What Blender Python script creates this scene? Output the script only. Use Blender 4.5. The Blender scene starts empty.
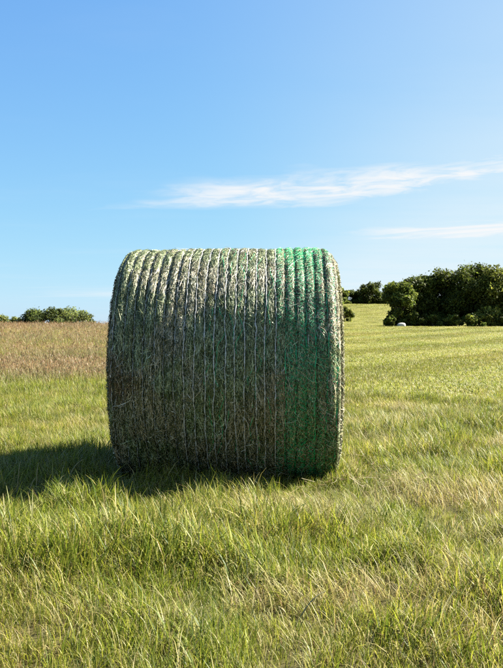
import bpy, math
import numpy as np

rng = np.random.default_rng(7)
R = math.radians
sc = bpy.context.scene
COL = sc.collection

# ------------------------------------------------------------------ camera, sky, sun, exposure
FPX, CX, CY = 760.0, 251.5, 334.0        # focal length and centre in photo pixels (503 x 668)
CAM_H = 1.10
PITCH = -0.30                             # degrees, below the horizontal (negative = down)
cd = bpy.data.cameras.new('camera')
cam = bpy.data.objects.new('camera', cd)
COL.objects.link(cam)
cam.location = (0, 0, CAM_H)
cam.rotation_euler = (R(90 + PITCH), 0, 0)
cd.sensor_fit = 'HORIZONTAL'
cd.sensor_width = 36.0
cd.lens = 36.0 * FPX / 503.0
cd.clip_start = 0.05
cd.clip_end = 20000
sc.camera = cam

SUN_EL, SUN_AZ = 38.0, 18.0                # azimuth measured from +X towards +Y
sd = np.array([math.cos(R(SUN_EL)) * math.cos(R(SUN_AZ)),
               math.cos(R(SUN_EL)) * math.sin(R(SUN_AZ)), math.sin(R(SUN_EL))])

world = bpy.data.worlds.new('World')
sc.world = world
world.use_nodes = True
wt = world.node_tree
wt.nodes.clear()


def N(t, typ, **kw):
    n = t.nodes.new(typ)
    for k, v in kw.items():
        if hasattr(n, k) and not k.startswith('i_'):
            setattr(n, k, v)
    return n


def math_node(t, op, a, b=None, clamp=False):
    n = t.nodes.new('ShaderNodeMath')
    n.operation = op
    n.use_clamp = clamp
    for i, v in enumerate((a, b)):
        if v is None:
            continue
        if isinstance(v, (int, float)):
            n.inputs[i].default_value = v
        else:
            t.links.new(v, n.inputs[i])
    return n.outputs[0]


def map_range(t, v, a, b, c=0.0, d=1.0, smooth=True):
    n = t.nodes.new('ShaderNodeMapRange')
    n.interpolation_type = 'SMOOTHSTEP' if smooth else 'LINEAR'
    t.links.new(v, n.inputs[0])
    for i, x in enumerate((a, b, c, d)):
        n.inputs[i + 1].default_value = x
    return n.outputs[0]


sky = N(wt, 'ShaderNodeTexSky')
sky.sky_type = 'NISHITA'
sky.sun_disc = False
sky.sun_elevation = R(SUN_EL)
sky.sun_rotation = R(90 - SUN_AZ)
sky.altitude = 2000
sky.air_density = 1.0
sky.dust_density = 3.0
sky.ozone_density = 6.0
SKY_STRENGTH = 0.12
tc = N(wt, 'ShaderNodeTexCoord')
sep = N(wt, 'ShaderNodeSeparateXYZ')
wt.links.new(tc.outputs['Generated'], sep.inputs[0])
zc = math_node(wt, 'MAXIMUM', sep.outputs[2], 0.02)
px_ = math_node(wt, 'DIVIDE', sep.outputs[0], zc)      # point on a flat cloud layer of unit height
py_ = math_node(wt, 'DIVIDE', sep.outputs[1], zc)


def streak(ax, ay, bx, by, w, len0, len1, amount, seed, stretch=0.35, scale=2.2):
    """a wisp of cirrus on the cloud layer along the line a -> b"""
    L = math.hypot(bx - ax, by - ay)
    dx, dy = (bx - ax) / L, (by - ay) / L
    ox = math_node(wt, 'SUBTRACT', px_, ax)
    oy = math_node(wt, 'SUBTRACT', py_, ay)
    u = math_node(wt, 'ADD', math_node(wt, 'MULTIPLY', ox, dx), math_node(wt, 'MULTIPLY', oy, dy))
    v = math_node(wt, 'SUBTRACT', math_node(wt, 'MULTIPLY', oy, dx), math_node(wt, 'MULTIPLY', ox, dy))
    cmb = N(wt, 'ShaderNodeCombineXYZ')
    wt.links.new(math_node(wt, 'MULTIPLY', u, stretch), cmb.inputs[0])
    wt.links.new(v, cmb.inputs[1])
    cmb.inputs[2].default_value = seed
    nz = N(wt, 'ShaderNodeTexNoise')
    nz.inputs['Scale'].default_value = scale
    nz.inputs['Detail'].default_value = 9
    nz.inputs['Roughness'].default_value = 0.62
    nz.inputs['Distortion'].default_value = 0.6
    wt.links.new(cmb.outputs[0], nz.inputs['Vector'])
    n2 = N(wt, 'ShaderNodeTexNoise')
    n2.inputs['Scale'].default_value = 1.1
    n2.inputs['Detail'].default_value = 3
    wt.links.new(cmb.outputs[0], n2.inputs['Vector'])
    wob = math_node(wt, 'MULTIPLY', math_node(wt, 'SUBTRACT', n2.outputs[0], 0.5), w * 1.6)
    vv = math_node(wt, 'ABSOLUTE', math_node(wt, 'ADD', v, wob))
    ramp_in = map_range(wt, u, len0[0], len0[1])
    ramp_out = map_range(wt, u, len1[0], len1[1], 1.0, 0.25)
    width = math_node(wt, 'ADD', math_node(wt, 'MULTIPLY', math_node(wt, 'MULTIPLY', ramp_in, ramp_out), w), 0.01)
    q = math_node(wt, 'DIVIDE', vv, width)
    m = map_range(wt, q, 1.25, 0.1)
    tex = map_range(wt, nz.outputs[0], 0.28, 0.66)
    m = math_node(wt, 'MULTIPLY', m, math_node(wt, 'ADD', math_node(wt, 'MULTIPLY', tex, 0.75), 0.25))
    m = math_node(wt, 'MULTIPLY', m, ramp_in)
    return math_node(wt, 'MULTIPLY', m, amount)


def layer_pt(x, y, hor=330.0):
    dx, dz = (x - CX) / FPX, (hor - y) / FPX
    return dx / dz, 1.0 / dz


a = layer_pt(112, 211)
b = layer_pt(503, 167)
c1 = streak(*a, *b, 0.74, (-0.3, 1.6), (2.2, 3.9), 1.0, 3.1, 0.8, 3.4)
a = layer_pt(330, 240)
b = layer_pt(503, 229)
c2 = streak(*a, *b, 1.1, (-0.4, 1.2), (3.4, 8.0), 1.1, 14.2, 0.5, 1.6)
a = layer_pt(60, 297)
b = layer_pt(503, 283)
c3 = streak(*a, *b, 3.5, (-3.0, 5.0), (40, 80), 0.60, 5.2, 0.5, 0.5)
cloud = math_node(wt, 'MAXIMUM', math_node(wt, 'MAXIMUM', c1, c2), c3)
# a thin veil over the whole layer, so that the sky is nowhere perfectly even
cmb = N(wt, 'ShaderNodeCombineXYZ')
wt.links.new(math_node(wt, 'MULTIPLY', px_, 0.5), cmb.inputs[0])
wt.links.new(py_, cmb.inputs[1])
veil = N(wt, 'ShaderNodeTexNoise')
veil.inputs['Scale'].default_value = 0.7
veil.inputs['Detail'].default_value = 6
veil.inputs['Roughness'].default_value = 0.55
wt.links.new(cmb.outputs[0], veil.inputs['Vector'])
vm = map_range(wt, veil.outputs[0], 0.48, 0.85, 0.0, 0.10)
thin = math_node(wt, 'MULTIPLY', map_range(wt, px_, -0.5, 2.2, 0.0, 0.52), map_range(wt, veil.outputs[0], 0.2, 0.6, 0.6, 1.0))
cloud = math_node(wt, 'MAXIMUM', cloud, math_node(wt, 'MAXIMUM', vm, thin))
EXPOSURE = 2.4
# soft shoulder on the sky's radiance, as film and phone cameras give it: 1 - exp(-k L)
ssep = N(wt, 'ShaderNodeSeparateColor')
wt.links.new(sky.outputs[0], ssep.inputs[0])
scmb = N(wt, 'ShaderNodeCombineColor')
for ch, k in enumerate((0.26, 0.385, 0.68)):
    e = math_node(wt, 'EXPONENT', math_node(wt, 'MULTIPLY', ssep.outputs[ch], -k))
    wt.links.new(math_node(wt, 'SUBTRACT', 1.0, e), scmb.inputs[ch])
mix = N(wt, 'ShaderNodeMix')
mix.data_type = 'RGBA'
wt.links.new(cloud, mix.inputs[0])
wt.links.new(scmb.outputs[0], mix.inputs[6])
mix.inputs[7].default_value = (0.93, 0.95, 0.97, 1)
gain = N(wt, 'ShaderNodeVectorMath')
gain.operation = 'SCALE'
gain.inputs['Scale'].default_value = 1.0 / (SKY_STRENGTH * 2 ** EXPOSURE)
wt.links.new(mix.outputs[2], gain.inputs[0])
bg = N(wt, 'ShaderNodeBackground')
bg.inputs[1].default_value = SKY_STRENGTH
wt.links.new(gain.outputs[0], bg.inputs[0])
wo = N(wt, 'ShaderNodeOutputWorld')
wt.links.new(bg.outputs[0], wo.inputs[0])

sl = bpy.data.lights.new('sun', 'SUN')
sl.energy = 5.0
sl.angle = R(0.53)
sl.color = (1.0, 0.95, 0.86)
sun = bpy.data.objects.new('sun', sl)
COL.objects.link(sun)
sun.location = (30, 3, 25)
from mathutils import Vector
sun.rotation_euler = Vector(sd).to_track_quat('Z', 'Y').to_euler()

sc.view_settings.view_transform = 'Standard'
sc.view_settings.look = 'None'
sc.view_settings.gamma = 1.0
sc.view_settings.use_curve_mapping = False
sc.view_settings.exposure = EXPOSURE
sc.render.engine = 'CYCLES'
sc.cycles.use_denoising = False
sc.cycles.max_bounces = 6
sc.cycles.transparent_max_bounces = 4


# ------------------------------------------------------------------ helpers
def tag(o, label=None, cat=None, group=None, kind=None):
    if label: o['label'] = label
    if cat: o['category'] = cat
    if group: o['group'] = group
    if kind: o['kind'] = kind
    return o


def link(name, me, parent=None, mat=None):
    o = bpy.data.objects.new(name, me)
    COL.objects.link(o)
    if parent is not None:
        o.parent = parent
    if mat is not None and me is not None and not me.materials:
        me.materials.append(mat)
    return o


def empty(name, loc=(0, 0, 0), rot=(0, 0, 0)):
    o = bpy.data.objects.new(name, None)
    COL.objects.link(o)
    o.location = loc
    o.rotation_euler = rot
    o.empty_display_size = 0.2
    return o


def mesh_np(name, verts, faces, col=None, smooth=False, mat=None):
    """faces: (n,4) or (n,3) int array; col: per-vertex rgb"""
    me = bpy.data.meshes.new(name)
    verts = np.asarray(verts, dtype=np.float32)
    faces = np.asarray(faces, dtype=np.int32)
    k = faces.shape[1]
    me.vertices.add(len(verts))
    me.vertices.foreach_set('co', verts.ravel())
    me.loops.add(faces.size)
    me.loops.foreach_set('vertex_index', faces.ravel())
    me.polygons.add(len(faces))
    me.polygons.foreach_set('loop_start', np.arange(len(faces), dtype=np.int32) * k)
    me.polygons.foreach_set('loop_total', np.full(len(faces), k, dtype=np.int32))
    if smooth:
        me.polygons.foreach_set('use_smooth', np.ones(len(faces), dtype=bool))
    me.update(calc_edges=True)
    if col is not None:
        at = me.color_attributes.new('Col', 'FLOAT_COLOR', 'POINT')
        c4 = np.ones((len(verts), 4), dtype=np.float32)
        c4[:, :3] = col
        at.data.foreach_set('color', c4.ravel())
    if mat is not None:
        me.materials.append(mat)
    return me


_lat = np.random.default_rng(99).random((256, 256))


def vnoise(x, y, s=1.0, off=0):
    x = np.asarray(x, dtype=float) / s + off * 17.3
    y = np.asarray(y, dtype=float) / s + off * 31.7
    xi, yi = np.floor(x).astype(int), np.floor(y).astype(int)
    fx, fy = x - xi, y - yi
    fx, fy = fx * fx * (3 - 2 * fx), fy * fy * (3 - 2 * fy)
    g = lambda i, j: _lat[i % 256, j % 256]
    return ((g(xi, yi) * (1 - fx) + g(xi + 1, yi) * fx) * (1 - fy)
            + (g(xi, yi + 1) * (1 - fx) + g(xi + 1, yi + 1) * fx) * fy)


def fbm(x, y, s, off=0, oct=4):
    v, a, t = 0, 0.5, 0
    for i in range(oct):
        v = v + a * vnoise(x, y, s / 2 ** i, off + i)
        t += a
        a *= 0.5
    return v / t


def sstep(a, b, x):
    t = np.clip((np.asarray(x, dtype=float) - a) / (b - a), 0, 1)
    return t * t * (3 - 2 * t)


# ------------------------------------------------------------------ ground
def H(x, y):
    x = np.asarray(x, dtype=float)
    y = np.asarray(y, dtype=float)
    yy = np.maximum(y, 0.1)
    # left: rises to a crest 46 m off, then falls away
    zl = 1.17 * sstep(5, 46, y) - 6.5 * sstep(50, 200, y)
    # right: rises slowly to the hedge at 88 m, then climbs to a second field
    zr = 1.43 * np.clip((y - 8) / 78, 0, 1) ** 0.9 + 5.6 * sstep(85, 183, y) - 3.0 * sstep(184, 380, y)
    t = sstep(-0.03, 0.11, x / yy)
    t = np.where(y < 1, 0.5, t)
    z = zl * (1 - t) + zr * t
    bump = (fbm(x, y, 1.7, 3, 3) - 0.5) * 0.10 * sstep(17, 8, y) + (fbm(x, y, 6.0, 5, 2) - 0.5) * 0.16 * sstep(9, 20, y)
    near = 1 - 0.75 * sstep(3.2, 2.0, np.abs(y - 6.0)) * sstep(1.6, 0.9, np.abs(x + 0.2))
    return z + bump * sstep(400, 60, np.hypot(x, y)) * near


def pix_ground(px, py):
    """where the view ray through a photo pixel meets the ground"""
    d = np.array([(px - CX) / FPX, 1.0, -(py - CY) / FPX])
    c, s = math.cos(R(PITCH)), math.sin(R(PITCH))
    d = np.array([d[0], d[1] * c - d[2] * s, d[1] * s + d[2] * c])
    t = 0.5
    while t < 400:
        p = np.array([0, 0, CAM_H]) + d * t
        if p[2] <= H(p[0], p[1]):
            return p
        t += 0.01 if t < 20 else 0.1
    return p


def mat_new(name):
    m = bpy.data.materials.new(name)
    m.use_nodes = True
    m.node_tree.nodes.clear()
    return m, m.node_tree


ALB = 0.48


def ground_material():
    m, t = mat_new('meadow_soil')
    out = N(t, 'ShaderNodeOutputMaterial')
    p = N(t, 'ShaderNodeBsdfPrincipled')
    p.inputs['Roughness'].default_value = 0.95
    p.inputs['Specular IOR Level'].default_value = 0.1
    t.links.new(p.outputs[0], out.inputs[0])
    g = N(t, 'ShaderNodeNewGeometry')
    n1 = N(t, 'ShaderNodeTexNoise'); n1.inputs['Scale'].default_value = 0.35; n1.inputs['Detail'].default_value = 8
    n2 = N(t, 'ShaderNodeTexNoise'); n2.inputs['Scale'].default_value = 14; n2.inputs['Detail'].default_value = 6
    for n in (n1, n2): t.links.new(g.outputs['Position'], n.inputs['Vector'])
    at = N(t, 'ShaderNodeAttribute'); at.attribute_name = 'Col'
    mx = N(t, 'ShaderNodeMix'); mx.data_type = 'RGBA'; mx.blend_type = 'MULTIPLY'; mx.inputs[0].default_value = 1
    cr = N(t, 'ShaderNodeValToRGB')
    cr.color_ramp.elements[0].position = 0.3; cr.color_ramp.elements[0].color = (0.55, 0.5, 0.42, 1)
    cr.color_ramp.elements[1].position = 0.7; cr.color_ramp.elements[1].color = (1.25, 1.2, 1.1, 1)
    t.links.new(math_node(t, 'ADD', math_node(t, 'MULTIPLY', n1.outputs[0], 0.4), math_node(t, 'MULTIPLY', n2.outputs[0], 0.6)), cr.inputs[0])
    t.links.new(at.outputs['Color'], mx.inputs[6]); t.links.new(cr.outputs[0], mx.inputs[7])
    t.links.new(mx.outputs[2], p.inputs['Base Color'])
    bp = N(t, 'ShaderNodeBump'); bp.inputs['Strength'].default_value = 0.35; bp.inputs['Distance'].default_value = 0.01
    t.links.new(n2.outputs[0], bp.inputs['Height']); t.links.new(bp.outputs[0], p.inputs['Normal'])
    return m


def rightness(x, y):
    return sstep(-0.01, 0.07, x / np.maximum(y, 0.1) + (fbm(x, y, 5, 21, 2) - 0.5) * 0.04)


u = np.linspace(-1, 1, 321)
gx = np.sinh(u * 7.0) / np.sinh(7.0) * 2500
gx = np.where(np.abs(u) < 2, gx + u * 30, gx)
v = np.linspace(-0.35, 1, 520)
gy = np.sinh(v * 7.0) / np.sinh(7.0) * 3000 + v * 45
GX, GY = np.meshgrid(gx, gy)
GZ = H(GX, GY)
nv, nu = GX.shape
idx = np.arange(nu * nv).reshape(nv, nu)
F = np.stack([idx[:-1, :-1], idx[:-1, 1:], idx[1:, 1:], idx[1:, :-1]], -1).reshape(-1, 4)
rt = rightness(GX, GY)[..., None]
dist = np.hypot(GX, GY)[..., None]
thatch = np.array([0.15, 0.14, 0.055])
mown = np.array([0.27, 0.275, 0.06])
tan = np.array([0.22, 0.155, 0.075])
far = rt * mown + (1 - rt) * tan
gc = thatch + (far - thatch) * sstep(8, 20, dist)
me = mesh_np('ground', np.stack([GX, GY, GZ], -1).reshape(-1, 3), F, gc.reshape(-1, 3) * ALB, True, ground_material())
tag(link('ground', me), kind='structure')


# ------------------------------------------------------------------ leaf-like materials driven by a colour attribute
def leaf_material(name, translucent=0.35, rough=0.55, spec=0.3, instancer=True):
    m, t = mat_new(name)
    out = N(t, 'ShaderNodeOutputMaterial')
    p = N(t, 'ShaderNodeBsdfPrincipled')
    p.inputs['Roughness'].default_value = rough
    p.inputs['Specular IOR Level'].default_value = spec
    at = N(t, 'ShaderNodeAttribute'); at.attribute_name = 'Col'
    colr = at.outputs['Color']
    if instancer:
        ai = N(t, 'ShaderNodeAttribute'); ai.attribute_type = 'INSTANCER'; ai.attribute_name = 'tint'
        mx = N(t, 'ShaderNodeMix'); mx.data_type = 'RGBA'; mx.blend_type = 'MULTIPLY'; mx.inputs[0].default_value = 1
        t.links.new(colr, mx.inputs[6]); t.links.new(ai.outputs['Color'], mx.inputs[7])
        colr = mx.outputs[2]
    t.links.new(colr, p.inputs['Base Color'])
    if translucent > 0:
        tr = N(t, 'ShaderNodeBsdfTranslucent')
        t.links.new(colr, tr.inputs[0])
        ms = N(t, 'ShaderNodeMixShader'); ms.inputs[0].default_value = translucent
        t.links.new(p.outputs[0], ms.inputs[1]); t.links.new(tr.outputs[0], ms.inputs[2])
        t.links.new(ms.outputs[0], out.inputs[0])
    else:
        t.links.new(p.outputs[0], out.inputs[0])
    return m


GRASS = leaf_material('grass_blades', 0.45, 0.5, 0.25)
PAL = {
    'green': np.array([[.066, .098, .010], [.082, .114, .013], [.053, .083, .009], [.098, .124, .017]]),
    'lime': np.array([[.184, .200, .023], [.212, .214, .029], [.162, .184, .021]]),
    'straw': np.array([[.245, .212, .075], [.275, .243, .098], [.210, .178, .062], [.305, .280, .148]]),
    'brown': np.array([[.160, .098, .046], [.190, .122, .060], [.128, .074, .035], [.205, .148, .080]]),
}
PAL = {k: v * 1.07 for k, v in PAL.items()}


def blades(g, n, rad, h0, h1, w0, w1, lean0, lean1, mixw, bias=0.0, segs=4, tip=1.25):
    """n grass blades in a disc. lean = end angle from the vertical (rad); bias pulls the lean towards +x"""
    rr = rad * np.sqrt(g.random(n)); th = g.random(n) * 2 * np.pi
    base = np.stack([rr * np.cos(th), rr * np.sin(th), np.full(n, -0.02)], -1)
    L = h0 + (h1 - h0) * g.random(n) ** 1.3
    W = w0 + (w1 - w0) * g.random(n)
    az = g.random(n) * 2 * np.pi
    dirx, diry = np.cos(az) + bias, np.sin(az)
    nn = np.hypot(dirx, diry) + 1e-6
    dirx, diry = dirx / nn, diry / nn
    end = lean0 + (lean1 - lean0) * g.random(n)
    start = end * 0.25 * g.random(n)
    sway = (g.random(n) - 0.5) * 0.9
    V = np.zeros((n, segs + 1, 2, 3)); P = base.copy()
    tw = g.random(n) * 2 * np.pi
    for s in range(segs + 1):
        t = s / segs
        ang = start + (end - start) * t ** 1.2
        sx, sy = -diry, dirx
        px, py = sx * np.cos(sway * t) + 0.35 * np.cos(tw), sy * np.cos(sway * t) + 0.35 * np.sin(tw)
        wd = W * (1 - t ** 1.8 * 0.92) * 0.5 * (0.7 + 0.6 * min(1, t * 3))
        off = np.stack([px * wd, py * wd, 0 * wd], -1)
        V[:, s, 0] = P - off; V[:, s, 1] = P + off
        st = L / segs
        a2 = az * 0 + sway * t
        cx, cy = dirx * np.cos(a2) - diry * np.sin(a2), dirx * np.sin(a2) + diry * np.cos(a2)
        P = P + np.stack([np.sin(ang) * cx * st, np.sin(ang) * cy * st, np.cos(ang) * st], -1)
    V[..., 2] = np.maximum(V[..., 2], -0.03)
    names = list(mixw)
    pr = np.array([mixw[k] for k in names], float); pr /= pr.sum()
    ch = g.choice(len(names), n, p=pr)
    C = np.zeros((n, 3))
    for i, k in enumerate(names):
        s = ch == i
        C[s] = PAL[k][g.integers(0, len(PAL[k]), s.sum())]
    C *= (0.8 + 0.4 * g.random(n))[:, None]
    tt = np.linspace(0, 1, segs + 1)[None, :, None, None]
    CC = C[:, None, None, :] * (np.array([1, 1, 1]) + (np.array([tip, tip * .97, 1.0]) - 1) * tt)
    # a blade grows lighter and yellower towards the tip
    CC = CC * (1 - 0.0 * tt) + np.zeros_like(V)
    b = (np.arange(n) * (segs + 1) * 2)[:, None, None]
    s = (np.arange(segs) * 2)[None, :, None]
    FF = (b + s + np.array([0, 1, 3, 2])[None, None, :]).reshape(-1, 4)
    return V.reshape(-1, 3), FF, CC.reshape(-1, 3)


def seedheads(g, n, rad, h0, h1, lean, pal='brown', head=0.06, hw=0.007, sw=0.0022):
    """thin stems that carry a narrow spindle of seed"""
    Vs, Fs, Cs, o = [], [], [], 0
    for i in range(n):
        r = rad * math.sqrt(g.random()); th = g.random() * 6.283
        p = np.array([r * math.cos(th), r * math.sin(th), -0.02])
        L = h0 + (h1 - h0) * g.random()
        az = g.random() * 6.283; e = lean * g.random()
        c1 = PAL['straw'][g.integers(0, 4)] * 0.8
        c2 = PAL[pal][g.integers(0, len(PAL[pal]))] * (0.8 + 0.5 * g.random())
        side = np.array([-math.sin(az), math.cos(az), 0])
        fr = np.array([math.cos(az), math.sin(az), 0])
        hl = head * (0.7 + 0.6 * g.random())
        for t0, w in ((0, sw), (.5, sw), (1, sw * .8), (1 + .3 * hl / L, hw), (1 + .7 * hl / L, hw * .8), (1 + hl / L, .001)):
            q = p + np.array([0, 0, 1]) * L * t0 * math.cos(e * t0) + fr * L * t0 * math.sin(e * t0)
            Vs += [q - side * w, q + side * w]
            Cs += [c1 if t0 <= 1 else c2] * 2
        for k in range(5):
            Fs.append([o + 2 * k, o + 2 * k + 1, o + 2 * k + 3, o + 2 * k + 2])
        o += 12
    return np.array(Vs), np.array(Fs), np.array(Cs)


def join(*parts):
    V, Fq, C, o = [], [], [], 0
    for v, f, c in parts:
        V.append(v); Fq.append(f + o); C.append(c); o += len(v)
    return np.concatenate(V), np.concatenate(Fq), np.concatenate(C)


def scatter_group(coll):
    ng = bpy.data.node_groups.new('scatter_' + coll.name, 'GeometryNodeTree')
    ng.interface.new_socket('Geometry', in_out='INPUT', socket_type='NodeSocketGeometry')
    ng.interface.new_socket('Geometry', in_out='OUTPUT', socket_type='NodeSocketGeometry')
    gi = ng.nodes.new('NodeGroupInput'); go = ng.nodes.new('NodeGroupOutput')
    ci = ng.nodes.new('GeometryNodeCollectionInfo')
    ci.inputs['Collection'].default_value = coll
    ci.inputs['Separate Children'].default_value = True
    ci.inputs['Reset Children'].default_value = True
    ip = ng.nodes.new('GeometryNodeInstanceOnPoints')
    ip.inputs['Pick Instance'].default_value = True
    L = ng.links.new
    L(gi.outputs[0], ip.inputs['Points']); L(ci.outputs[0], ip.inputs['Instance'])
    for nm, dt, sk in (('pick', 'INT', 'Instance Index'), ('rot', 'FLOAT_VECTOR', 'Rotation'), ('size', 'FLOAT_VECTOR', 'Scale')):
        a = ng.nodes.new('GeometryNodeInputNamedAttribute')
        a.data_type = dt
        a.inputs['Name'].default_value = nm
        L(next(o for o in a.outputs if o.name == 'Attribute' and o.enabled), ip.inputs[sk])
    L(ip.outputs[0], go.inputs[0])
    return ng


def scatter(name, protos, pos, rot, size, pick, tint, label, cat):
    coll = bpy.data.collections.new(name + '_tufts')
    for i, (v, f, c) in enumerate(protos):
        me = mesh_np('tuft', v, f, c, True, GRASS)
        o = bpy.data.objects.new('tuft_%s_%03d' % (name, i), me)
        coll.objects.link(o)
    n = len(pos)
    me = bpy.data.meshes.new(name)
    me.vertices.add(n)
    me.vertices.foreach_set('co', pos.astype(np.float32).ravel())
    a = me.attributes.new('pick', 'INT', 'POINT'); a.data.foreach_set('value', pick.astype(np.int32))
    a = me.attributes.new('rot', 'FLOAT_VECTOR', 'POINT'); a.data.foreach_set('vector', rot.astype(np.float32).ravel())
    a = me.attributes.new('size', 'FLOAT_VECTOR', 'POINT'); a.data.foreach_set('vector', size.astype(np.float32).ravel())
    a = me.attributes.new('tint', 'FLOAT_VECTOR', 'POINT'); a.data.foreach_set('vector', tint.astype(np.float32).ravel())
    me.materials.append(GRASS)
    o = link(name, me)
    md = o.modifiers.new('scatter', 'NODES')
    md.node_group = scatter_group(coll)
    tag(o, label, cat, kind='stuff')
    return o


# ------------------------------------------------------------------ the round bale
BR, BL = 0.922, 1.59
FLAT = 0.085                              # the roll has sagged onto a flat base this far above the true circle's foot                       # radius, length in metres
BX, BY, BYAW = -0.160, 6.05, -1.6
BZ = float(H(BX, BY)) + BR - FLAT - 0.025
bale = empty('hay_bale', (BX, BY, BZ - BR), (0, 0, R(BYAW)))
tag(bale, 'large round hay bale in white and green net wrap standing on the grass', 'hay bale')
HALF = BL / 2
NET_X = np.linspace(-HALF + 0.035, HALF - 0.03, 23)      # the lengthwise strands of the net press grooves into the hay


def bale_r(x, a):
    """radius of the hay at position x along the axis and angle a (0 = top, rising towards the camera side)"""
    e = np.minimum(HALF - np.abs(x), 0.2)
    rc = np.where(x > 0, 0.085, 0.05) * (1 - .55 * sstep(.45, .8, np.abs(a) / np.pi))
    e2 = np.clip(e / rc, 0, 1)
    shoulder = -rc * (1 - np.sqrt(np.clip(1 - (1 - e2) ** 2, 0, 1)))
    sp = NET_X[1] - NET_X[0]
    ph = (x - NET_X[0]) / sp
    amp = 0.0085 + 0.006 * sstep(-0.22, -0.36, x) + 0.003 * sstep(0.36, 0.45, x)
    groove = -amp * (0.5 + 0.5 * np.cos(2 * np.pi * ph)) ** 4 - .12 * amp * (0.5 + 0.5 * np.cos(2 * np.pi * ph))
    lump = (fbm(x * 3 + 5, a * 2.2, 0.55, 8, 3) - 0.5) * 0.035
    sag = -0.018 * sstep(0.55, 1.0, np.abs(a) / np.pi) 
    return BR + shoulder + groove + lump + sag


def bale_pt(x, a, lift=0.0):
    r = bale_r(x, a) + lift
    return np.stack([x, -r * np.sin(a), np.maximum(BR + r * np.cos(a), FLAT)], -1)


xs = np.concatenate([[-HALF], -HALF + 0.055 * (1 - np.cos(np.linspace(0.25, np.pi / 2, 6))), np.linspace(-HALF + 0.065, HALF - 0.095, 190),
                     HALF - 0.085 * (1 - np.cos(np.linspace(np.pi / 2, 0.2, 10))), [HALF]])
na = 240
aa = np.linspace(-np.pi, np.pi, na, endpoint=False)
XX, AA = np.meshgrid(xs, aa)
V = bale_pt(XX, AA)
nx = len(xs)
idx = np.arange(na * nx).reshape(na, nx)
idn = np.roll(idx, -1, axis=0)
F = np.stack([idx[:, :-1], idx[:, 1:], idn[:, 1:], idn[:, :-1]], -1).reshape(-1, 4)


def hay_core_material():
    m, t = mat_new('packed_hay')
    out = N(t, 'ShaderNodeOutputMaterial')
    p = N(t, 'ShaderNodeBsdfPrincipled')
    p.inputs['Roughness'].default_value = 0.9
    p.inputs['Specular IOR Level'].default_value = 0.15
    t.links.new(p.outputs[0], out.inputs[0])
    tcn = N(t, 'ShaderNodeTexCoord')
    mp = N(t, 'ShaderNodeMapping'); mp.inputs['Scale'].default_value = (70, 22, 22)
    t.links.new(tcn.outputs['Object'], mp.inputs[0])
    n1 = N(t, 'ShaderNodeTexNoise'); n1.inputs['Scale'].default_value = 1.6; n1.inputs['Detail'].default_value = 7
    n1.inputs['Roughness'].default_value = 0.7
    t.links.new(mp.outputs[0], n1.inputs['Vector'])
    cr = N(t, 'ShaderNodeValToRGB')
    e = cr.color_ramp.elements
    e[0].position = 0.30; e[0].color = (0.012, 0.012, 0.006, 1)  # near-black hay tone, also painting shade between strands and in the grooves
    e[1].position = 0.75; e[1].color = (0.16, 0.14, 0.06, 1)
    k = e.new(0.52); k.color = (0.045, 0.048, 0.02, 1)
    t.links.new(n1.outputs[0], cr.inputs[0])
    t.links.new(cr.outputs[0], p.inputs['Base Color'])
    bp = N(t, 'ShaderNodeBump'); bp.inputs['Strength'].default_value = 1.0; bp.inputs['Distance'].default_value = 0.012
    t.links.new(n1.outputs[0], bp.inputs['Height']); t.links.new(bp.outputs[0], p.inputs['Normal'])
    return m


CORE = hay_core_material()
link('hay_roll', mesh_np('hay_roll', V.reshape(-1, 3), F, None, True, CORE), bale)
# the two cut ends: a rolled spiral of hay, slightly bulged
for s in (-1, 1):
    rr = np.linspace(0.0, 1, 40)
    RRg, AAg = np.meshgrid(rr, aa)
    rim = bale_r(np.full_like(AAg, s * HALF), AAg)
    rad = RRg * rim
    spiral = 0.010 * np.sin(2 * np.pi * (rad / 0.055 + AAg / (2 * np.pi))) + 0.03 * (1 - RRg ** 2) + (fbm(rad * np.cos(AAg) + 3, rad * np.sin(AAg) + 9, 0.12, 4, 3) - .5) * .03
    xx = s * (HALF - 0.001 + spiral * sstep(1.0, 0.9, RRg))
    V = np.stack([xx, -rad * np.sin(AAg), np.maximum(BR + rad * np.cos(AAg), FLAT)], -1).reshape(-1, 3)
    idx = np.arange(na * 40).reshape(na, 40); idn = np.roll(idx, -1, axis=0)
    F = np.stack([idx[:, :-1], idn[:, :-1], idn[:, 1:], idx[:, 1:]], -1).reshape(-1, 4)
    if s < 0: F = F[:, ::-1]
    link('end_face', mesh_np('end_face', V, F, None, True, CORE), bale)

HAY = leaf_material('hay_strands', 0.22, 0.5, 0.35, instancer=False)
HAYPAL = np.array([[.42, .38, .25], [.50, .47, .34], [.22, .205, .105], [.12, .135, .052], [.054, .078, .024], [.028, .044, .016],
                   [.070, .058, .030], [.28, .255, .145], [.64, .61, .49]])
HAYW = np.array([.13, .11, .12, .14, .15, .16, .06, .07, .06]); HAYW /= HAYW.sum()


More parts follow.
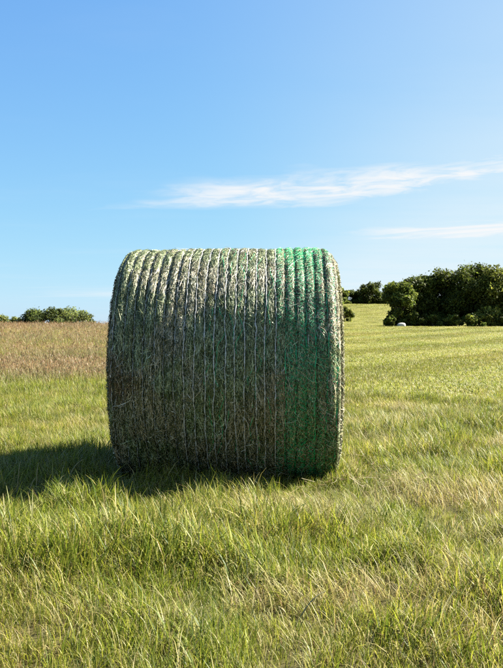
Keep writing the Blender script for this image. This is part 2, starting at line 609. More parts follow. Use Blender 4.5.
def hay_strands(g, n, xr, ar, L0, L1, w0, w1, lift0, lift1, spread, segs=3, wts=HAYW):
    x0 = xr[0] + (xr[1] - xr[0]) * g.random(n)
    a0 = ar[0] + (ar[1] - ar[0]) * g.random(n)
    # strands pushed off grooves, widest at left; dark core colour stands in for shade
    sp = NET_X[1] - NET_X[0]
    near = np.round((x0 - NET_X[0]) / sp) * sp + NET_X[0]
    d_ = x0 - near
    push = np.where(x0 < -.2, .010, .006)
    x0 = np.where((np.abs(d_) < push) & (g.random(n) < .8), near + np.sign(d_) * (push + g.random(n) * .02), x0)
    L = L0 + (L1 - L0) * g.random(n) ** 1.5
    ang = g.normal(0, spread, n)                      # 0 = along the wrap direction
    curl = g.normal(0, 0.45, n)
    W = w0 + (w1 - w0) * g.random(n)
    l0 = lift0 + (lift1 - lift0) * g.random(n) ** 2
    l1 = lift0 + (lift1 - lift0) * g.random(n) ** 2
    roll = g.normal(0, 0.6, n)
    V = np.zeros((n, segs + 1, 2, 3))
    for s in range(segs + 1):
        t = s / segs - 0.5
        d = ang + curl * t
        xx = np.clip(x0 + np.sin(d) * L * t, -HALF + .002, HALF - .002)
        ab = a0 + np.cos(d) * L * t / BR
        wd = W * (1 - 0.6 * abs(2 * t) ** 2) * 0.5
        li = l0 * (1 - (t + .5)) + l1 * (t + .5) + 0.001
        ox, oa = np.cos(d) * wd, -np.sin(d) * wd / BR
        lr = np.sin(roll) * wd
        V[:, s, 0] = bale_pt(xx - ox, ab - oa, li - lr)
        V[:, s, 1] = bale_pt(xx + ox, ab + oa, li + lr)
    C = HAYPAL[g.choice(len(HAYPAL), n, p=wts)] * (0.75 + 0.5 * g.random(n))[:, None]
    # patches where the hay is greener or browner
    pn = fbm(x0 * 2, a0 * 1.5, 0.45, 12, 3)
    C *= np.where((pn > .56)[:, None], np.array([.85, 1.0, .8]), 1) * np.where((pn < .40)[:, None], np.array([1.0, .93, .86]), 1)
    # a rotten, dark brown stain at the left end
    st = np.hypot((x0 + HALF - .05) / .15, (a0 - 1.62) / .30) + (fbm(x0 * 5, a0 * 4, .4, 29, 3) - .5) * 1.3
    C *= np.where((g.random(n) < .7 * sstep(1.2, .2, st))[:, None], np.array([.45, .33, .27]), 1)
    CC = np.repeat(C[:, None, :], (segs + 1) * 2, 1).reshape(-1, 3)
    b = (np.arange(n) * (segs + 1) * 2)[:, None, None]
    s = (np.arange(segs) * 2)[None, :, None]
    FF = (b + s + np.array([0, 1, 3, 2])[None, None, :]).reshape(-1, 4)
    return V.reshape(-1, 3), FF, CC


g = np.random.default_rng(21)
st1 = hay_strands(g, 52000, (-HALF, HALF), (-0.7, 2.9), .03, .13, .0015, .0036, 0.0, 0.006, 0.32)
st1b = hay_strands(g, 26000, (-HALF, HALF), (-0.7, 2.9), .012, .04, .0016, .0042, 0.0, 0.008, 1.0)
st1c = hay_strands(g, 7000, (HALF - .13, HALF), (-0.7, 2.9), .02, .08, .0018, .0045, 0.0, 0.009, 0.7)
st2 = hay_strands(g, 16000, (-HALF, HALF), (-2.9, -0.7), .03, .13, .002, .006, 0.0, 0.008, 0.45)
st3 = hay_strands(g, 1500, (-HALF, HALF), (-0.7, 2.9), .05, .15, .0015, .0028, 0.004, 0.018, 0.9)
st1d = hay_strands(g, 6000, (HALF - .03, HALF - .0005), (-0.9, 3.0), .02, .07, .0018, .004, 0.0, 0.012, 0.6)
st1 = join(st1, st1b, st1c, st1d)
o = link('loose_strands', mesh_np('loose_strands', *join(st1, st2, st3), False, HAY), bale)
o['kind'] = 'stuff'


def end_strands(g, n, s):
    RM = BR - (.052 if s > 0 else .03)
    r = RM * np.sqrt(g.random(n)); a0 = g.random(n) * 2 * np.pi
    L = .03 + .12 * g.random(n) ** 1.5; d = g.normal(0, .6, n); W = .003 + .004 * g.random(n)
    V = np.zeros((n, 4, 2, 3))
    for k in range(4):
        t = k / 3 - .5
        tx, tz = np.cos(a0 + d) * L * t, -np.sin(a0 + d) * L * t
        y = np.sin(a0) * r + tx; z = np.cos(a0) * r + tz
        rho = np.hypot(y, z); f = np.minimum(1, RM / np.maximum(rho, 1e-3)); y *= f; z *= f
        bul = 0.03 * (1 - (np.hypot(y, z) / BR) ** 2)
        rim_ = sstep(RM - .05, RM, np.hypot(y, z))
        lift = HALF + bul - .013 * rim_ + .004 + .022 * (1 - .8 * rim_) * g.random(n) ** 2
        ny, nz = np.sin(a0 + d) * W * .5, np.cos(a0 + d) * W * .5
        for q, sg in ((0, -1), (1, 1)):
            V[:, k, q] = np.stack([s * lift, -(y + sg * ny), np.maximum(BR + z + sg * nz, FLAT)], -1)
    C = HAYPAL[g.choice(len(HAYPAL), n, p=HAYW)] * (0.75 + 0.5 * g.random(n))[:, None]
    CC = np.repeat(C[:, None, :], 8, 1).reshape(-1, 3)
    b = (np.arange(n) * 8)[:, None, None]; ss = (np.arange(3) * 2)[None, :, None]
    return V.reshape(-1, 3), (b + ss + np.array([0, 1, 3, 2])[None, None, :]).reshape(-1, 4), CC


for s in (-1, 1):
    o = link('end_strands', mesh_np('end_strands', *end_strands(g, 15000, s), False, HAY), bale)
    o['kind'] = 'stuff'


# net wrap
def plastic(name, rgb, tr=0.2):
    m, t = mat_new(name)
    out = N(t, 'ShaderNodeOutputMaterial')
    p = N(t, 'ShaderNodeBsdfPrincipled')
    p.inputs['Roughness'].default_value = 0.45
    nz = N(t, 'ShaderNodeTexNoise'); nz.inputs['Scale'].default_value = 60; nz.inputs['Detail'].default_value = 4
    tcn = N(t, 'ShaderNodeTexCoord'); t.links.new(tcn.outputs['Object'], nz.inputs['Vector'])
    mx = N(t, 'ShaderNodeMix'); mx.data_type = 'RGBA'
    mx.inputs[6].default_value = (*[c * 0.55 for c in rgb], 1); mx.inputs[7].default_value = (*rgb, 1)
    t.links.new(map_range(t, nz.outputs[0], .35, .6), mx.inputs[0])
    t.links.new(mx.outputs[2], p.inputs['Base Color'])
    tn = N(t, 'ShaderNodeBsdfTranslucent'); t.links.new(mx.outputs[2], tn.inputs[0])
    ms = N(t, 'ShaderNodeMixShader'); ms.inputs[0].default_value = tr
    t.links.new(p.outputs[0], ms.inputs[1]); t.links.new(tn.outputs[0], ms.inputs[2])
    t.links.new(ms.outputs[0], out.inputs[0])
    return m


WHITE_NET = plastic('white_net_plastic', (.56, .55, .50))
GREEN_NET = plastic('green_net_plastic', (.012, .45, .17))


def ribbon(path, widths, normals):
    """flat strip with a ridge in the middle along a path"""
    n = len(path)
    t = np.gradient(path, axis=0); t /= np.linalg.norm(t, axis=1)[:, None] + 1e-9
    side = np.cross(t, normals); side /= np.linalg.norm(side, axis=1)[:, None] + 1e-9
    w = np.asarray(widths)[:, None] * .5
    V = np.stack([path - side * w, path + normals * w * .7, path + side * w], 1).reshape(-1, 3)
    b = (np.arange(n - 1) * 3)[:, None]
    F = np.concatenate([b + np.array([0, 1, 4, 3])[None], b + np.array([1, 2, 5, 4])[None]], 0)
    return V, F


def net_path(x0, a, wob, g, lift):
    n = len(a)
    kn = lambda m, s: np.interp(np.arange(n), np.linspace(0, n - 1, m), g.normal(0, s, m))
    x = np.clip(x0 + kn(170, wob) * .7 + kn(40, wob * .8) + kn(12, wob), -HALF + .01, HALF - .01)
    return bale_pt(x, a, lift + kn(60, .003) + 0.001 * np.abs(g.normal(0, 1, n)))


alin = np.linspace(-np.pi, np.pi, 360)
nrm = np.stack([0 * alin, -np.sin(alin), np.cos(alin)], -1)
N_GREEN0 = 17
for i, x0 in enumerate(NET_X):
    green = i >= N_GREEN0
    p = net_path(x0, alin, .0034, g, 0.0125 if (7 <= i < N_GREEN0) else .005)
    strong = 7 <= i < N_GREEN0
    wd = (.0058 if strong else (.0050 if green else .0036)) * (0.3 + 1.2 * g.random(360))
    V, F = ribbon(p, wd, nrm)
    link('net_strand', mesh_np('net_strand', V, F, None, False, GREEN_NET if green else WHITE_NET), bale)
# zigzag threads knitted between neighbouring strands
for i in range(len(NET_X) - 1):
    green = i >= N_GREEN0 - 1
    teal = 9 <= i < N_GREEN0 - 1
    x0, x1 = NET_X[i], NET_X[i + 1]
    Vs, Fs, o_ = [], [], 0
    for rep in range({N_GREEN0 - 1: 3, N_GREEN0: 8}.get(i, 9) if green else 2):
        m = 340
        a = np.linspace(-np.pi, np.pi, m) + rep * .004
        z = (np.arange(m) % 2) if not green else np.clip((np.arange(m) % 2) * (.35 + .5 * g.random(m)) + rep / 9 * .7 + g.normal(0, .06, m), 0, 1)
        x = x0 + (x1 - x0) * z + g.normal(0, .002, m)
        p = bale_pt(x, a, (.003 if green else .002) + (.0085 if green else .005) * g.random(m))
        nm = np.stack([0 * a, -np.sin(a), np.cos(a)], -1)
        V, F = ribbon(p, np.full(m, .0026 if green else .0011), nm)
        if green:      # snagged and torn here and there
            am = np.concatenate([a[:-1], a[:-1]]); xm = np.concatenate([x[:-1], x[:-1]])
            F = F[fbm(xm * 4 + rep * 1.7, am * 2.2, .5, 33, 3) > .31]
        Vs.append(V); Fs.append(F + o_); o_ += len(V)
    link('net_mesh', mesh_np('net_mesh', np.concatenate(Vs), np.concatenate(Fs), None, False, GREEN_NET if green else WHITE_NET), bale)
    if teal:           # a few green threads stray into the white part
        m = 240
        a = np.linspace(-np.pi, np.pi, m)
        x = x0 + (x1 - x0) * np.clip(.5 + np.interp(np.arange(m), np.linspace(0, m, 50), g.normal(0, .35, 50)), 0, 1)
        p = bale_pt(x, a, .002 + .005 * g.random(m))
        V, F = ribbon(p, np.full(m, .003), np.stack([0 * a, -np.sin(a), np.cos(a)], -1))
        am = np.concatenate([a[:-1], a[:-1]])
        F = F[fbm(am * 0 + i, am * 3, .7, 37, 3) > .5]
        o = link('green_thread', mesh_np('green_thread', V, F, None, False, GREEN_NET), bale)
        o['kind'] = 'stuff'


# ------------------------------------------------------------------ trees
BARK, bt = mat_new('bark')
_o = N(bt, 'ShaderNodeOutputMaterial'); _p = N(bt, 'ShaderNodeBsdfPrincipled')
_p.inputs['Roughness'].default_value = .9
_n = N(bt, 'ShaderNodeTexNoise'); _n.inputs['Scale'].default_value = 9; _n.inputs['Detail'].default_value = 6
_r = N(bt, 'ShaderNodeValToRGB'); _r.color_ramp.elements[0].color = (.04, .03, .022, 1); _r.color_ramp.elements[1].color = (.16, .13, .10, 1)
bt.links.new(_n.outputs[0], _r.inputs[0]); bt.links.new(_r.outputs[0], _p.inputs['Base Color']); bt.links.new(_p.outputs[0], _o.inputs[0])
LEAF = leaf_material('tree_leaves', 0.5, 0.6, 0.15, instancer=False)


def tube(pts, rads, k=7):
    pts = np.asarray(pts, float); n = len(pts)
    t = np.gradient(pts, axis=0); t /= np.linalg.norm(t, axis=1)[:, None]
    ref = np.array([1.0, 0.13, 0.07]); s1 = np.cross(t, ref); s1 /= np.linalg.norm(s1, axis=1)[:, None]; s2 = np.cross(t, s1)
    th = np.linspace(0, 2 * np.pi, k, endpoint=False)
    V = pts[:, None] + np.asarray(rads)[:, None, None] * (np.cos(th)[None, :, None] * s1[:, None] + np.sin(th)[None, :, None] * s2[:, None])
    idx = np.arange(n * k).reshape(n, k); idn = np.roll(idx, -1, 1)
    F = np.stack([idx[:-1], idn[:-1], idn[1:], idx[1:]], -1).reshape(-1, 4)
    return V.reshape(-1, 3), F


def tree(name, label, cat, loc, height, width, seed, tone=(.055, .085, .022), low=0.0, leaf=.2, nleaf=9000, lobes=16, top=1.0, group=None, trunk_r=None, depth=None, skirt=.30):
    """trunk with limbs, and a crown of leaf-sized faces in many uneven clumps"""
    g = np.random.default_rng(seed)
    depth = depth or width
    root = tag(empty(name, loc), label, cat, group)
    tr = trunk_r or height * .022
    h0 = height * low
    # clumps fill an egg-shaped envelope
    cs, rs = [], []
    for i in range(lobes):
        f = (i + .5) / lobes
        zt = h0 + (height - h0) * (.06 + .80 * g.random() ** 1.1)
        rel = (zt - h0) / (height - h0)
        env = math.sqrt(max(.05, 1 - (max(rel - skirt, skirt * .3 - rel, 0) / (1 - skirt)) ** 2.2))
        an = i * 2.4 + g.random() * .8; q = math.sqrt(g.random()) * .80 * env
        r = (.17 + .16 * g.random()) * min(width, height) * .62
        cs.append((math.cos(an) * q * width * .5, math.sin(an) * q * depth * .5, zt)); rs.append(r)
    cs.append((g.normal(0, .05) * width, 0, height - .14 * width * top)); rs.append(.15 * width)
    cs, rs = np.array(cs), np.array(rs)
    Vt, Ft, o_ = [], [], 0
    zs = np.linspace(-.15, height * .72, 7)
    path = np.stack([np.cumsum(g.normal(0, .015 * height, 7)) * np.linspace(0, 1, 7), np.cumsum(g.normal(0, .015 * height, 7)) * np.linspace(0, 1, 7), zs], -1)
    v, f = tube(path, tr * np.linspace(1.25, .3, 7) * np.array([1.25, 1, 1, 1, 1, 1, 1])); Vt.append(v); Ft.append(f); o_ += len(v)
    for c in cs:
        zb = min(max(c[2] * .5, height * .08), height * .6)
        b = np.array([np.interp(zb, zs, path[:, j]) for j in range(3)])
        mid = b * .45 + c * .55 + np.array([0, 0, -.04 * height])
        pp = np.array([b, b * .6 + mid * .4, mid, mid * .4 + c * .6, c])
        v, f = tube(pp, tr * np.array([.5, .42, .3, .2, .08]), 5); Vt.append(v); Ft.append(f + o_); o_ += len(v)
    link('trunk', mesh_np('trunk', np.concatenate(Vt), np.concatenate(Ft), None, True, BARK), root)
    wts = rs ** 2; wts /= wts.sum()
    which = g.choice(len(cs), nleaf, p=wts)
    d = g.normal(0, 1, (nleaf, 3)); d /= np.linalg.norm(d, axis=1)[:, None]
    rad = rs[which] * (g.random(nleaf) ** .45) * (1 + .22 * np.sin(d[:, 0] * 5 + which) * np.cos(d[:, 2] * 6 + which * 2.1)) * (1 + (g.random(nleaf) < .12) * .45 * g.random(nleaf))
    P = cs[which] + d * rad[:, None] * np.array([1, 1, .88])
    P[:, 2] = np.where(P[:, 2] < .05, .05 + g.random(nleaf) * .5, P[:, 2])
    nn = d + g.normal(0, .8, (nleaf, 3)); nn /= np.linalg.norm(nn, axis=1)[:, None]
    t1 = np.cross(nn, g.normal(0, 1, (nleaf, 3))); t1 /= np.linalg.norm(t1, axis=1)[:, None]; t2 = np.cross(nn, t1)
    s = leaf * (.6 + .8 * g.random(nleaf))[:, None]
    fold = nn * s * .18
    V = np.stack([P - t1 * s, P - t2 * s * .52 + fold, P + t1 * s, P + t2 * s * .52 + fold], 1).reshape(-1, 3)
    F = np.arange(nleaf * 4).reshape(-1, 4)
    clump = (.55 + .95 * g.random(len(cs)) ** 1.5)[which]
    C = np.array(tone)[None] * (clump * (.7 + .6 * g.random(nleaf)))[:, None]
    C *= np.where(g.random((nleaf, 1)) < .22, np.array([1.9, 1.75, 1.3]), 1.0)  # random brighter, yellower leaves put sunlit flecks into the colour
    C *= 1 + (g.random((nleaf, 1)) - .3) * np.array([.6, .25, .2])
    C = np.repeat(C[:, None], 4, 1).reshape(-1, 3)
    link('crown', mesh_np('crown', V, F, C, False, LEAF), root)
    return root


def at(px, d, dz=-0.1):
    x = (px - CX) / FPX * d
    return (x, d, float(H(x, d)) + dz)


def h_for(px, py, d):
    """height of a thing at distance d whose top shows at pixel row py"""
    ang = math.atan((CY - py) / FPX) + R(PITCH)
    x = (px - CX) / FPX * d
    return CAM_H + d * math.tan(ang) - float(H(x, d)) + .1


HG = 'trees of the dark hedgerow on the right'
# (pixel x, top row, distance, width, low, name, label, category, tone, leaf, n)
DK = (.050, .070, .013)
MD = (.072, .098, .018)
LT = (.095, .118, .024)  # palest leaves; at the hedge's right end this tone paints in sunlight
hedge = [
    (397, 281, 90, 3.6, 0.0, 'hedgerow_tree', 'slim leafy tree at the left end of the dark hedgerow, behind the white boulder', MD, 9000),
    (409, 278, 92.25, 4.6, 0.0, 'hedgerow_tree', 'low rounded tree second from the left end of the dark hedgerow', DK, 11000),
    (426, 274, 93, 5.4, 0.0, 'hedgerow_tree', 'broad dark tree in the left half of the hedgerow with even top', DK, 13000),
    (446, 270, 93, 6, 0.0, 'hedgerow_tree', 'wide dark tree at the middle of the hedgerow, left of the tallest one', DK, 14000),
    (474, 262, 91.5, 6.6, 0.0, 'hedgerow_tree', 'tallest round crowned tree in the right part of the dark hedgerow', DK, 17000),
    (500, 266, 90, 5.8, 0.0, 'hedgerow_tree', 'sunlit yellow green tree at the right edge of the photo in the hedgerow', LT, 13000),
    (528, 264, 91.5, 6.5, 0.0, 'hedgerow_tree', 'rightmost hedgerow tree, cut off by the right edge so only its fringe shows', MD, 9000),
]
for i, (px, py, d, w, lo, nm, lb, tone, nl) in enumerate(hedge):
    px += 3 if i < 2 else 0
    tree(nm, lb, 'tree', at(px, d), h_for(px, py, d), w * 1.25, 100 + i, tone, lo, .16, int(nl * 1.5), 30, group=HG, depth=6.0)
# bushes along the foot of the hedgerow, on the field side
bushes = [(389.5, 315, 86.4, 1, DK, 'small dark bush at the left foot of the hedgerow beside the white boulder'),
          (413, 312, 87.9, 2.2, DK, 'dark bush right of the white boulder under the hedgerow'),
          (433, 314, 87.9, 2.3, DK, 'dark low bush under the left half of the hedgerow'),
          (453, 314, 87.3, 2.8, MD, 'leafy bush at the foot of the middle of the hedgerow'),
          (468, 313, 87, 3.4, MD, 'leafy bush at the foot of the tallest hedgerow tree'),
          (488, 313, 86.7, 2, LT, 'bright green bush near the right edge under the hedgerow'),
          (506, 312, 86.7, 2.4, MD, 'leafy bush cut by the right edge of the photo')]
for i, (px, py, d, w, tone, lb) in enumerate(bushes):
    tree('hedge_bush', lb, 'bush', at(px, d), h_for(px, py, d), w * 1.7, 140 + i, tone, 0, .12, 4200, 12, group='bushes at the foot of the hedgerow')
# far dark trees on the second field
fartrees = [(350, 290, 183, 5.5, DK, 'dark rounded tree left of the tallest tree on the far slope'),
            (358, 294, 184.5, 6, DK, 'low dark tree between two rounded ones on the far slope'),
            (369.5, 281.5, 181.5, 6.4, DK, 'tallest dark tree on the far slope between bale and hedgerow'),
            (377, 295, 184.5, 6, DK, 'low dark tree at the right foot of the tallest far tree'),
            (384, 292, 181.5, 4.6, DK, 'small dark rounded tree on the far slope next to the hedgerow'),
            (339, 287, 177, 6, MD, 'far tree partly hidden by the right edge of the bale'),
            (394, 293, 186, 6, DK, 'far dark tree mostly hidden behind the left end of the hedgerow')]
for i, (px, py, d, w, tone, lb) in enumerate(fartrees):
    tree('field_tree', lb, 'tree', at(px, d), h_for(px, py, d), w * 1.15, 270 + i, tone, 0.0, .22, 9000, 34, group='dark trees on the far slope')
near_bushes = [(344.5, 306, 111, 2, LT, 'pale green bush beside the right edge of the bale, below the far trees'),
               (349, 311, 120, 1.6, LT, 'small pale green bush on the slope right of the bale')]
for i, (px, py, d, w, tone, lb) in enumerate(near_bushes):
    tree('slope_bush', lb, 'bush', at(px, d), h_for(px, py, d), w * 1.4, 190 + i, tone, 0, .15, 4000, 12, group='bushes on the slope right of the bale')
# far trees behind the left crest
lefttrees = [(31, 307, 225, 6.2, MD, 'dark green tree at the left of the far clump on the left horizon'),
             (47, 306, 225, 6.4, MD, 'second tree from the left of the far clump on the left horizon'),
             (59, 308, 228, 4, LT, 'narrow tree in the far clump on the left horizon'),
             (75, 305, 222, 9, LT, 'broadest pale green tree at the right of the far clump on the left horizon'),
             (39, 308, 226, 6, MD, 'small tree between and behind the two left trees of the far horizon clump'),
             (66, 307, 229, 6, MD, 'dark tree just left of the broadest pale tree in the far horizon clump'),
             (82, 309, 231, 6, LT, 'lower pale tree at the back right of the far clump'),
             (1, 314, 240, 4, LT, 'tiny pale tree at the left edge of the photo on the horizon'),
             (14, 316, 285, 4.2, LT, 'faint tiny tree left of the far clump on the horizon'),
             (88, 316, 237, 3.4, LT, 'small sapling at the right end of the far clump on the left horizon')]
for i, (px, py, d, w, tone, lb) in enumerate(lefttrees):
    tree('horizon_tree', lb, 'tree', at(px, d), h_for(px, py, d), w * 1.8, 210 + i, tuple(c * k for c, k in zip(tone, (.85, .88, 1.3))), 0.03, .28, 7000, 24, group='far trees on the left horizon')  # tone shifted towards blue, distance haze painted into the leaves

# white boulder at the left end of the hedgerow
ROCK, t = mat_new('pale_rock')
_o = N(t, 'ShaderNodeOutputMaterial'); _p = N(t, 'ShaderNodeBsdfPrincipled'); _p.inputs['Roughness'].default_value = .8
_n = N(t, 'ShaderNodeTexNoise'); _n.inputs['Scale'].default_value = 4; _n.inputs['Detail'].default_value = 6
_r = N(t, 'ShaderNodeValToRGB'); _r.color_ramp.elements[0].color = (.26, .25, .22, 1); _r.color_ramp.elements[1].color = (.44, .43, .40, 1)
t.links.new(_n.outputs[0], _r.inputs[0]); t.links.new(_r.outputs[0], _p.inputs['Base Color']); t.links.new(_p.outputs[0], _o.inputs[0])
th = np.linspace(0, 2 * np.pi, 28, endpoint=False); ph = np.linspace(0.02, np.pi - .02, 16)
TH, PH = np.meshgrid(th, ph)
sq = lambda c, e: np.sign(c) * np.abs(c) ** e
X = sq(np.cos(TH), .85) * sq(np.sin(PH), .8) * .50; Y = sq(np.sin(TH), .85) * sq(np.sin(PH), .8) * .42; Z = sq(np.cos(PH), .65) * .36
Z = Z * (1 - .28 * np.clip(-X / .52, 0, 1)) + .28
X = X + (fbm(TH * 2, PH * 2, .9, 2) - .5) * .10; Y = Y + (fbm(TH * 2, PH * 2, .8, 6) - .5) * .10
idx = np.arange(TH.size).reshape(TH.shape); idn = np.roll(idx, -1, 1)
F = np.stack([idx[:-1], idx[1:], idn[1:], idn[:-1]], -1).reshape(-1, 4)
o = link('boulder', mesh_np('boulder', np.stack([X, Y, Z], -1).reshape(-1, 3), F, None, True, ROCK))
o.location = at(401.3, 85.8, -.05)
o.scale = (.95, .95, .8)
tag(o, 'small white boulder at the left foot of the dark hedgerow', 'boulder')


# ------------------------------------------------------------------ grass
def keep_off_bale(x, y, h):
    c, s = math.cos(R(-BYAW)), math.sin(R(-BYAW))
    lx = (x - BX) * c - (y - BY) * s
    ly = (x - BX) * s + (y - BY) * c
    clear = BR - np.sqrt(np.clip(BR ** 2 - np.minimum(ly ** 2, BR ** 2), 0, None))
    clear = np.maximum(clear - FLAT, 0)
    inside = (np.abs(lx) < HALF + .03) & (np.abs(ly) < BR) & (clear < h * .7)
    return ~inside


def frustum_points(g, y0, y1, dens, side=1.2, slope=.36):
    A = (slope * (y1 ** 2 - y0 ** 2)) + 2 * side * (y1 - y0)
    n = int(A * dens)
    hm = slope * y1 + side
    m = int(n * 2 * hm * (y1 - y0) / A)
    x = (g.random(m) * 2 - 1) * hm; y = y0 + (y1 - y0) * g.random(m)
    k = np.abs(x) < slope * y + side
    return x[k], y[k]


g = np.random.default_rng(5)
MIXG = {'green': .42, 'lime': .38, 'straw': .17, 'brown': .03}
MIXY = {'green': .27, 'lime': .46, 'straw': .23, 'brown': .04}
MIXS = {'green': .05, 'lime': .17, 'straw': .66, 'brown': .12}
P = []
for i in range(4): P.append(blades(g, 40, .075, .07, .20, .0026, .0052, .3, 1.6, MIXG, .8))               # 0-3 leafy upright
for i in range(4): P.append(blades(g, 42, .085,   .09, .23, .0025, .0050, .9, 2.1, MIXY, .9))              # 4-7 leaning
for i in range(4): P.append(blades(g, 56, .10, .04, .13, .0025, .0045, .3, 1.6, MIXY, .3))               # 8-11 short
for i in range(3): P.append(blades(g, 36, .12, .08, .24, .002, .0042, 1.2, 2.0, MIXS, .4))               # 12-14 flattened straw
x, y = frustum_points(g, 1.5, 13.5, 250)
xb, yb = frustum_points(g, 1.5, 4.6, 170)
x, y = np.concatenate([x, xb]), np.concatenate([y, yb])
dl = fbm(x, y, 1.1, 41, 3); d2 = sstep(.25, .78, fbm(x, y, .42, 45, 2))
r_ = g.random(len(x))
pick = np.where((r_ < .34) | ((np.arange(len(x)) >= len(x) - len(xb)) & (r_ < .62)), g.integers(8, 12, len(x)), np.where(r_ < .70, g.integers(4, 8, len(x)), np.where(r_ < .86, g.integers(0, 4, len(x)), g.integers(12, 15, len(x)))))
lush = sstep(.42, .62, dl)
pick = np.where((g.random(len(x)) < .5 * lush) & (pick > 7), g.integers(0, 4, len(x)), pick)
size = (.55 + .75 * d2) * (.75 + .5 * g.random(len(x))) * (.85 + .3 * lush)
sp = sstep(.50, .66, fbm(x, y, .7, 91, 3) - .10 + .24 * sstep(1.1, .4, np.hypot((x - 1.0) / 1.0, (y - 4.9) / 1.6)))     # mats of dead clippings
mat = g.random(len(x)) < .42 * sp
pick = np.where(mat, g.integers(12, 15, len(x)), pick)
size = np.where(mat, .7 + .4 * g.random(len(x)), size * (1 - .25 * sp))
size *= .92 * (1 - .30 * sstep(8.0, 11.0, y))
strip = sstep(.6, .0, np.abs(y - 10.6 - .05 * x + .5 * (vnoise(x, y * 0, 1.3, 9) - .5))) * (x > 0)    # taller uncut strip at the edge of the mown part
size *= 1 + .6 * strip
keep = keep_off_bale(x, y, .16 * size) & ((y < 11.2 + 1.2 * (vnoise(x, y, 1.0, 4) - .5)) | (x < y * .05))
yaw = g.normal(0, .9, len(x)) + (vnoise(x, y, .5, 60) - .5) * 6.0 + .2
sel = keep
tv = (fbm(x, y, .9, 71, 3) - .5)[:, None]
tint = 1 + tv * np.array([.40, .15, .3]) + (g.random((len(x), 1)) - .5) * .35
pos = np.stack([x, y, H(x, y)], -1)
rot = np.stack([g.normal(0, .10, len(x)), g.normal(0, .10, len(x)), yaw], -1)
sz = np.stack([size, size, size * (.85 + .3 * g.random(len(x)))], -1)
scatter('meadow_grass', P, pos[sel], rot[sel], sz[sel], pick[sel], tint[sel],
        'unmown yellow green meadow grass around the bale and in the foreground', 'grass')

# dry seeding grass that climbs to the crest on the left
P = []
for i in range(4):
    P.append(join(blades(g, 26, .16, .10, .24, .004, .007, .2, 1.2, {'green': .20, 'lime': .26, 'straw': .2, 'brown': .34}, .3, 3),
                  seedheads(g, 22, .17, .16, .32, .7, 'brown', .06, .007, .0022)))
for i in range(3): P.append(blades(g, 44, .16, .08, .20, .004, .008, .2, 1.3, MIXG, .3, 3))
for i in range(3): P.append(blades(g, 44, .16, .08, .20, .004, .008, .4, 1.5, MIXY, .3, 3))
xs_, ys_ = [], []
for y0, y1, dn in ((10, 18, 36), (18, 28, 22), (28, 42, 13), (42, 60, 8)):
    x, y = frustum_points(g, y0, y1, dn, 2.0); xs_.append(x); ys_.append(y)
x, y = np.concatenate(xs_), np.concatenate(ys_)
k = (x < y * .06 + (fbm(x, y, 3, 31, 2) - .5) * 2); x, y = x[k], y[k]
n = len(x)
dry = sstep(12.5, 16, y + (fbm(x, y, 2.2, 51, 3) - .5) * 5.0) * (1 - .35 * sstep(32, 50, y))
dry = np.clip(dry * (.72 + (fbm(x * .45, y, 2.6, 55, 3) - .5) * 2.2), 0, 1)
pick = np.where(g.random(n) < dry, g.integers(0, 4, n), np.where(g.random(n) < .55, g.integers(4, 7, n), g.integers(7, 10, n)))
size = (.75 + .5 * g.random(n)) * (.75 + .5 * fbm(x, y, 2.5, 64, 3)) * (1 + .5 * sstep(16, 55, y)) * np.where(pick < 4, .8, .75)
tv = (fbm(x * .5, y, 2.0, 77, 3) - .5)[:, None]
tint = 1 + tv * np.array([.8, .5, .6]) + (g.random((n, 1)) - .5) * .3
scatter('dry_grass', P, np.stack([x, y, H(x, y)], -1), np.stack([g.normal(0, .1, n), g.normal(0, .1, n), g.random(n) * 6.28], -1),
        np.stack([size, size, size], -1), pick, tint, 'brown seeding dry grass on the slope behind the bale on the left', 'grass')

# mown field on the right
P = []
MIXM = {'green': .10, 'lime': .66, 'straw': .23, 'brown': .01}
for i in range(4): P.append(blades(g, 190, .34, .035, .08, .005, .009, .6, 1.6, MIXM, .9, 3))
for i in range(3): P.append(blades(g, 150, .36, .04, .10, .004, .007, .7, 1.7, {'green': .05, 'lime': .5, 'straw': .42, 'brown': .03}, .9, 3))
for i in range(2): P.append(blades(g, 150, .34, .04, .10, .004, .008, .4, 1.4, MIXG, .5, 3))
xs_, ys_ = [], []
for y0, y1, dn in ((10, 18, 22), (18, 32, 15), (32, 52, 8), (52, 90, 3.6), (90, 186, .9)):
    x, y = frustum_points(g, y0, y1, dn, 2.0); xs_.append(x); ys_.append(y)
x, y = np.concatenate(xs_), np.concatenate(ys_)
k = (x > y * -.02 + (fbm(x, y, 3, 31, 2) - .5) * 2); x, y = x[k], y[k]
n = len(x)
# rows left by the mower: neighbouring rows were laid in opposite directions
rowc = y * .62 - .95 * x + 7.0 * (fbm(x, y, 22, 83, 2) - .5)
row = np.sin(rowc * 2 * np.pi / 6.0)
yaw = np.where(row > 0, .3, 2.1) + g.normal(0, .5, n)
edge = sstep(.22, .0, np.abs(row)) 
pn = fbm(x, y, 4.0, 88, 3)
pick = np.where(g.random(n) < .15 + .35 * sstep(.5, .62, pn) + .4 * (row > .1), g.integers(4, 7, n), g.integers(0, 4, n))
pick = np.where(g.random(n) < .6 * edge * (fbm(x, y, 5, 15, 2) > .5), g.integers(7, 9, n), pick)
size = (.85 + .35 * g.random(n)) * (1 + .9 * sstep(20, 90, y)) * (1 + .8 * sstep(90, 170, y))
tv = (pn - .5)[:, None]
tint = 1 + tv * np.array([.5, .3, .3]) + (g.random((n, 1)) - .5) * .22
hz = size * np.where(edge > .5, 1.15, .85) / (1 + .5 * sstep(25, 90, y))
scatter('mown_grass', P, np.stack([x, y, H(x, y)], -1), np.stack([g.normal(0, .06, n), g.normal(0, .06, n), yaw], -1),
        np.stack([size, size, hz], -1), pick, tint, 'short mown yellow green grass of the field on the right', 'grass')

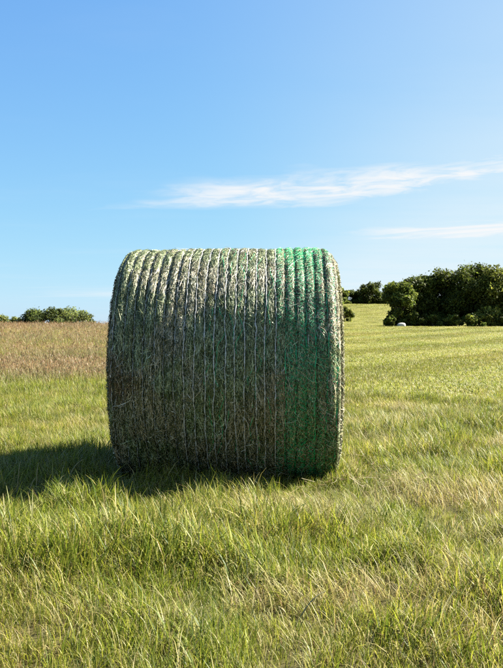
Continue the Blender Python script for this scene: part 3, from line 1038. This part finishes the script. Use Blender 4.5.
# single tall stalks that stand up in front of the shadow
STALK = leaf_material('grass_stalk', 0.3, 0.5, 0.3, instancer=False)
stalks = [(17, 501, 464, 2, 'pale upright grass stalk leftmost against the bale shadow'),
          (36, 500, 465, 1, 'pale upright grass stalk second from the left against the bale shadow'),
          (27, 504, 480, 7, 'short pale grass stalk leaning right at the left edge of the bale shadow'),
          (62, 497, 462, 20, 'long pale grass stalk leaning right across the bale shadow'),
          (293, 628, 596, 34, 'long pale bent grass stalk low in the foreground right of centre')]
for i, (px, py, ty, dx, lb) in enumerate(stalks):
    p0 = pix_ground(px, py); d = p0[1]
    hh = (py - ty) / FPX * d * 1.05; ex = dx / FPX * d
    tt = np.linspace(0, 1, 9)
    pts = np.stack([ex * tt ** 1.3, .04 * tt ** 2, -.03 + (hh + .03) * np.sin(tt * np.pi / 2 * .93)], -1)
    v, f = tube(pts, .0038 * np.linspace(1.2, .5, 9), 5)
    o = link('grass_stalk', mesh_np('grass_stalk', v, f, np.tile(np.array([[.24, .225, .11]]), (len(v), 1)), True, STALK))
    o.location = p0
    tag(o, lb, 'grass stalk', 'tall grass stalks')

# wisps of hay shaken off round the foot of the bale
g = np.random.default_rng(77)
n = 420
x = BX + (g.random(n) - .35) * 2.3; y = BY - .62 - np.abs(g.normal(0, .28, n))
x = np.concatenate([x, BX + HALF + .05 + np.abs(g.normal(0, .35, 260))]); y = np.concatenate([y, BY - .5 + (g.random(260) - .5) * 1.5]); n = len(x)
L = .03 + .09 * g.random(n); az = g.random(n) * 6.283; W = .0016 + .0018 * g.random(n)
V = np.zeros((n, 4, 2, 3)); z0 = H(x, y) + .03 + .07 * g.random(n); tl = g.normal(0, .25, n); cv = g.normal(0, .5, n)
for k in range(4):
    t = k / 3 - .5
    cx, cy = np.cos(az + cv * t), np.sin(az + cv * t)
    p = np.stack([x + cx * L * t, y + cy * L * t, z0 + tl * L * t], -1)
    o_ = np.stack([-cy * W, cx * W, W * .4], -1) * .5
    V[:, k, 0] = p - o_; V[:, k, 1] = p + o_
C = np.array([[.26, .20, .10], [.20, .13, .065], [.30, .26, .14], [.16, .10, .05]])[g.integers(0, 4, n)] * (.7 + .5 * g.random(n))[:, None]
b = (np.arange(n) * 8)[:, None, None]; ss = (np.arange(3) * 2)[None, :, None]
o = link('hay_litter', mesh_np('hay_litter', V.reshape(-1, 3), (b + ss + np.array([0, 1, 3, 2])[None, None, :]).reshape(-1, 4), np.repeat(C[:, None], 8, 1).reshape(-1, 3), False, HAY))
tag(o, 'loose brown hay clippings lying in the grass at the foot of the bale', 'hay', kind='stuff')
